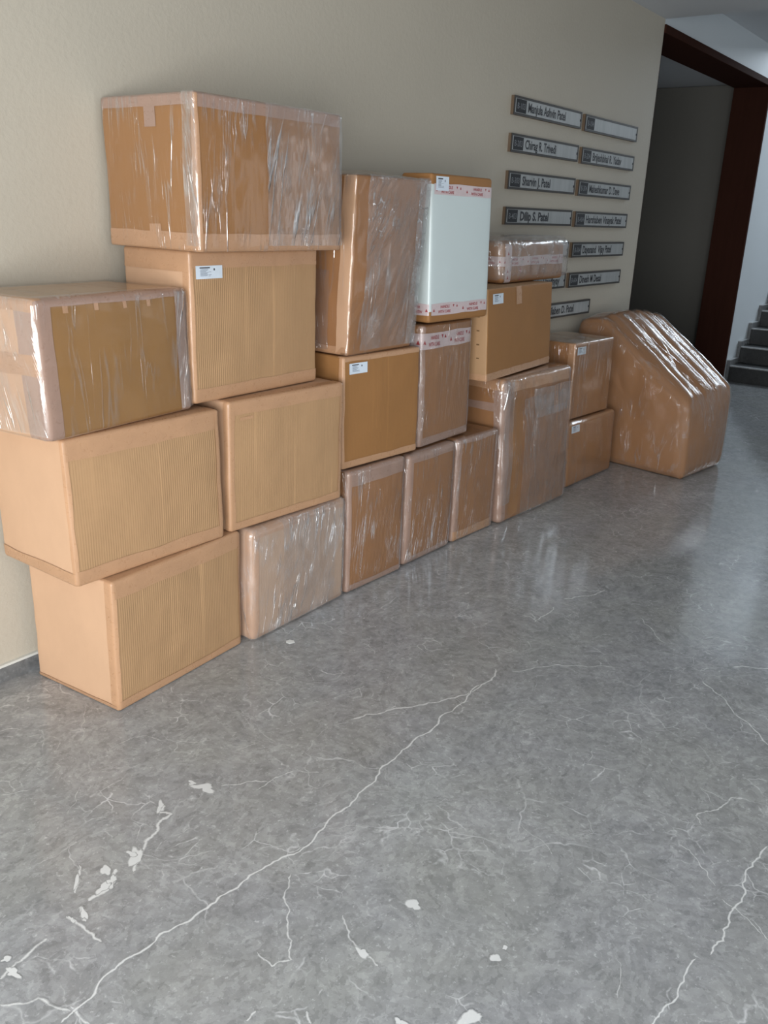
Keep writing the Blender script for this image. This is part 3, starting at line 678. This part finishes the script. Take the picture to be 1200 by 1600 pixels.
# profile corners, from the floor front going up and back to the wall; left side then right side (world x, y, z)
PL = [(5.073, -.869, 0), (5.073, -.838, .455), (5.175, -.215, .872), (5.165, -.055, .852), (5.19, -.045, 0)]
PR = [(5.607, -.935, 0), (5.605, -.930, .490), (5.790, -.350, .868), (5.800, -.065, .845), (5.73, -.050, 0)]
def resample(pts, n):
    cl = pts+[pts[0]]; ln = [0]
    for a, b in zip(cl, cl[1:]): ln.append(ln[-1]+(b-a).length)
    out = []; j = 0
    for i in range(n):
        t = ln[-1]*i/n
        while ln[j+1] < t: j += 1
        k = (t-ln[j])/max(1e-9, ln[j+1]-ln[j]); out.append(cl[j].lerp(cl[j+1], k))
    return out
def bundle(off, seed, amp, nt_=44, npf=150, folds=True):
    # each profile edge sampled by its own count, so both sides correspond
    seg_n = [24, 34, 10, 24, 24]
    def prof(P):
        out = []
        n = len(P)
        for i in range(n):
            a, b = Vector(P[i]), Vector(P[(i+1) % n])
            for k in range(seg_n[i]): out.append(a.lerp(b, k/seg_n[i]))
        # soften the corners
        for it in range(5):
            m = len(out); nxt = []
            for i in range(m):
                q = (out[i-1]+out[i]*2+out[(i+1) % m])/4
                if out[i].z < 0.002: q.z = 0.0 if out[i].z <= 0 else q.z
                nxt.append(q)
            out = nxt
        return out
    A, B = prof(PL), prof(PR); m = len(A); V = []; F = []; UV = []
    ce = (sum(A, Vector())/m+sum(B, Vector())/m)/2
    rows = []
    ts = [0, .006, .02, .04]+[.04+.92*i/nt_ for i in range(1, nt_)]+[.96, .98, .994, 1]
    for t in ts:
        row = []
        edge = min(t, 1-t)
        inset = 0.030*(1-min(1, edge/.04))**2.2
        for i in range(m):
            p = A[i].lerp(B[i], t)
            c = ce.copy(); c.x = p.x
            dirv = Vector((0, p.y-c.y, p.z-c.z)).normalized()
            p = p-dirv*inset
            sT = math.sin(PI*t)
            on_slope = 24 < i < 24+34
            if 24 <= i <= 24+44: p.z += .035*sT*(0.5+0.5*min(1, (i-24)/30))
            if 24 <= i < 24+36 and folds:
                rid = noise.noise(Vector((t*5.2, i*.010, seed)))
                p.z += .016*(1-abs(rid)*3 if abs(rid) < .33 else 0)*min(1, edge/.05)
            if 2 < i < 24: p += Vector((0.01, -1, 0))*0.030*sT*math.sin(PI*i/24)
            if amp and p.z > .01:
                nz = noise.noise(Vector((t*9, i*.10, seed+5)))
                p += dirv*amp*((1-abs(nz)*2.5)**2 if abs(nz) < .4 else 0)
            p = p+dirv*off
            if t == 0: p.x -= off*1.0
            if t == 1: p.x += off*1.0
            p.z = max(p.z, 0.001)
            row.append(p)
        rows.append(row)
    for t, row in zip(ts, rows):
        for i, p in enumerate(row): V.append((p.x-TX, p.y-TY, p.z)); UV.append((t*.6, i*.02))
    for j in range(len(ts)-1):
        for i in range(m):
            k = (i+1) % m; a = j*m+i; F.append((a, a+m, j*m+m+k, j*m+k)[::-1])
    # end caps as grids: pull towards the centre in rings
    for j, flip in ((0, False), (len(ts)-1, True)):
        base = j*m; prev = [base+i for i in range(m)]
        row = rows[j]; cc = sum(row, Vector())/m
        for s_i, s in enumerate((.96, .86, .72, .56, .40, .24, .10)):
            cur = []
            for i in range(m):
                p = cc.lerp(row[i], s); bul = .012*math.sin(PI*min(1, (1-s)))*(1 if flip else -1)
                bul += (.010*(noise.noise(Vector((p.y*9, p.z*1.5, seed+j)))))*(1 if flip else -1)*min(1, (1-s)*6) - (0.004 if not flip else -.004)
                V.append((p.x+bul-TX, p.y-TY, max(p.z, 0.001))); UV.append((5+p.y, p.z)); cur.append(len(V)-1)
            for i in range(m):
                k = (i+1) % m; q = (prev[i], prev[k], cur[k], cur[i]); F.append(q[::-1] if not flip else q)
            prev = cur
        F.append(tuple(prev) if flip else tuple(prev[::-1]))
    return V, F, UV
def bundle_obj(name, mat, off, amp):
    V, F, UV = bundle(off, 4, amp)
    me = bpy.data.meshes.new(name); me.from_pydata(V, [], F); me.materials.append(mat)
    l = me.uv_layers.new(name='UVMap')
    for p in me.polygons:
        p.use_smooth = True
        for li in p.loop_indices: l.data[li].uv = UV[me.loops[li].vertex_index]
    bm = bmesh.new(); bm.from_mesh(me); bmesh.ops.recalc_face_normals(bm, faces=bm.faces); bm.to_mesh(me); bm.free()
    o = bpy.data.objects.new(name, me); COL.objects.link(o); o.parent = e; return o
bundle_obj('carton', card('rust'), 0, 0)
FILM_B = film('stretch_film_glossy_bundle', 0.05, (9, 2.0), 0.0, 0.8, 0.16)
o = bundle_obj('stretch_film', FILM_B, .006, .004); o['label'] = 'clear glossy plastic stretch film'

# ------------------------------------------------------------------ nameplates
def brushed():
    m, nt, out = newmat('brushed_steel')
    oi = N(nt, 'ObjectInfo'); v = coords(nt, (6, 1, 0.4)); ad = N(nt, 'VectorMath', operation='ADD'); L(nt, v, ad.inputs[0]); L(nt, oi.outputs['Location'], ad.inputs[1])
    n = noise_n(nt, ad.outputs[0], 3, 4, 0.6)
    principled(nt, out, mix_c(nt, n, (0.25, 0.255, 0.25), (0.50, 0.51, 0.50)), 0.40, 0.35, bump(nt, n, 0.3, 0.004)); return m
STEEL = brushed()
FRAMEM = flat('dark_bronze_frame', (0.030, 0.024, 0.018), 0.45)
SIDEM = flat('brown_plate_edge', (0.14, 0.095, 0.06), 0.5)
TAGM = flat('black_number_tag', (0.012, 0.012, 0.014), 0.6)
NUMM = flat('grey_number_ink', (0.17, 0.18, 0.19), 0.5)
PG = 'steel nameplates on the wall'
def plate(x0, z1, label, txt=None, a=.2, b=.7, num='', bold=.028):
    w, h, dp = .790, .088, .020
    e = empty('nameplate', (x0, 0, z1-h)); tag(e, label, 'nameplate', PG)
    fr = MB().box(0, w, -dp+.004, 0, 0, h, 1); t = .011
    fr.box(0, w, -dp, -dp+.004, 0, t).box(0, w, -dp, -dp+.004, h-t, h).box(0, t, -dp, -dp+.004, t, h-t).box(w-t, w, -dp, -dp+.004, t, h-t)
    fr.build('frame', [FRAMEM, SIDEM], e)
    MB().box(t, w-t, -dp+.0015, -dp+.0045, t, h-t).build('steel_plate', STEEL, e)
    MB().box(w-.022, w-t+.001, -dp+.0005, -dp+.002, h*.42, h*.56).build('clip', TAGM, e)
    tg = MB().box(.022, .128, -dp+.0006, -dp+.0022, .013, h-.013).build('number_tag', TAGM, e)
    if num:
        v, f, tw = text_mesh(num, .01)
        k = .028/.7; kx = .082/tw
        link_mesh('number', [(.034+x*kx, -dp+.0002, .030+y*k) for x, y in v], f, NUMM, tg)
    if txt:
        v, f, tw = text_mesh(txt, bold)
        k = .043/.7; kx = (b-a)*w/tw
        link_mesh('lettering', [(a*w+x*kx, -dp+.0009, 0.024+y*k) for x, y in v], f, INK_K, e)
LX, RX = 4.207, 5.048
zs = [2.019, 1.845, 1.668, 1.493, 1.317, 1.140]
plate(LX, zs[0], 'steel nameplate at the top of the left column, its lettering the longest there', 'Manjula Ashvin Patel', .19, .74, 'B-103')
plate(LX, zs[1], 'steel nameplate second from the top in the left column', 'Chirag R. Trivedi', .19, .64, 'B-203')
plate(LX, zs[2], 'steel nameplate third from the top in the left column', 'Sharvin J. Patel', .19, .60, 'B-303')
plate(LX, zs[3], 'steel nameplate fourth down the left column with the boldest, blackest lettering', 'Dilip S. Patel', .20, .62, 'B-403', .040)
plate(LX, zs[4], 'steel nameplate fifth down the left column, nearly all hidden behind the bubble-wrapped box', None, num='B-503')
plate(LX, zs[5], 'steel nameplate sixth down the left column, only its right end showing under bubble wrap', 'Rameshchandra Upadhyay', .19, .90, 'B-603')
plate(4.603, .966, 'lowest steel nameplate, set midway between the columns above the small dark-fronted box', 'Kokilaben D. Patel', .19, .70, 'B-703')
plate(RX, zs[0]-.004, 'steel nameplate at the top of the right column, blank without a name', None, num='B-104')
plate(RX, zs[1]-.004, 'steel nameplate second from the top in the right column', 'Brijeshbhai R. Yadav', .19, .74, 'B-204')
plate(RX, zs[2]-.004, 'steel nameplate third from the top in the right column', 'Maheshkumar D. Dave', .19, .77, 'B-304')
plate(RX, zs[3]-.004, 'steel nameplate fourth down the right column, lettering filling almost its whole width', 'Harshaben Vinayak Patel', .19, .88, 'B-404')
plate(RX, zs[4]-.004, 'steel nameplate second from the bottom of the right column', 'Dayanand  Vijay Patel', .19, .74, 'B-504')
plate(RX, zs[5]-.004, 'shiny streaked steel nameplate at the bottom of the right column', 'Dinesh M Desai', .19, .60, 'B-604')

# ------------------------------------------------------------------ small scrap on the floor
p = unproj(454, 1003)
vs = [(-.012, -.006, 0), (.004, -.012, 0), (.012, -.002, 0), (.007, .009, 0), (-.004, .013, 0), (-.013, .005, 0)]
vs = [(x*1.2, y*1.3, .0012+.0006*(i % 2)) for i, (x, y, z) in enumerate(vs)]+[(x*1.2, y*1.3, .0005) for x, y, z in vs]
fs = [tuple(range(6)), tuple(range(11, 5, -1))]+[(i, i+6, (i+1) % 6+6, (i+1) % 6) for i in range(6)]
o = link_mesh('tape_scrap', vs, fs, flat('white_tape_scrap', (0.78, 0.80, 0.78), 0.4)); o.location = (p.x, p.y, 0)
tag(o, 'tiny torn white scrap lying on the marble in front of the second floor box', 'scrap')
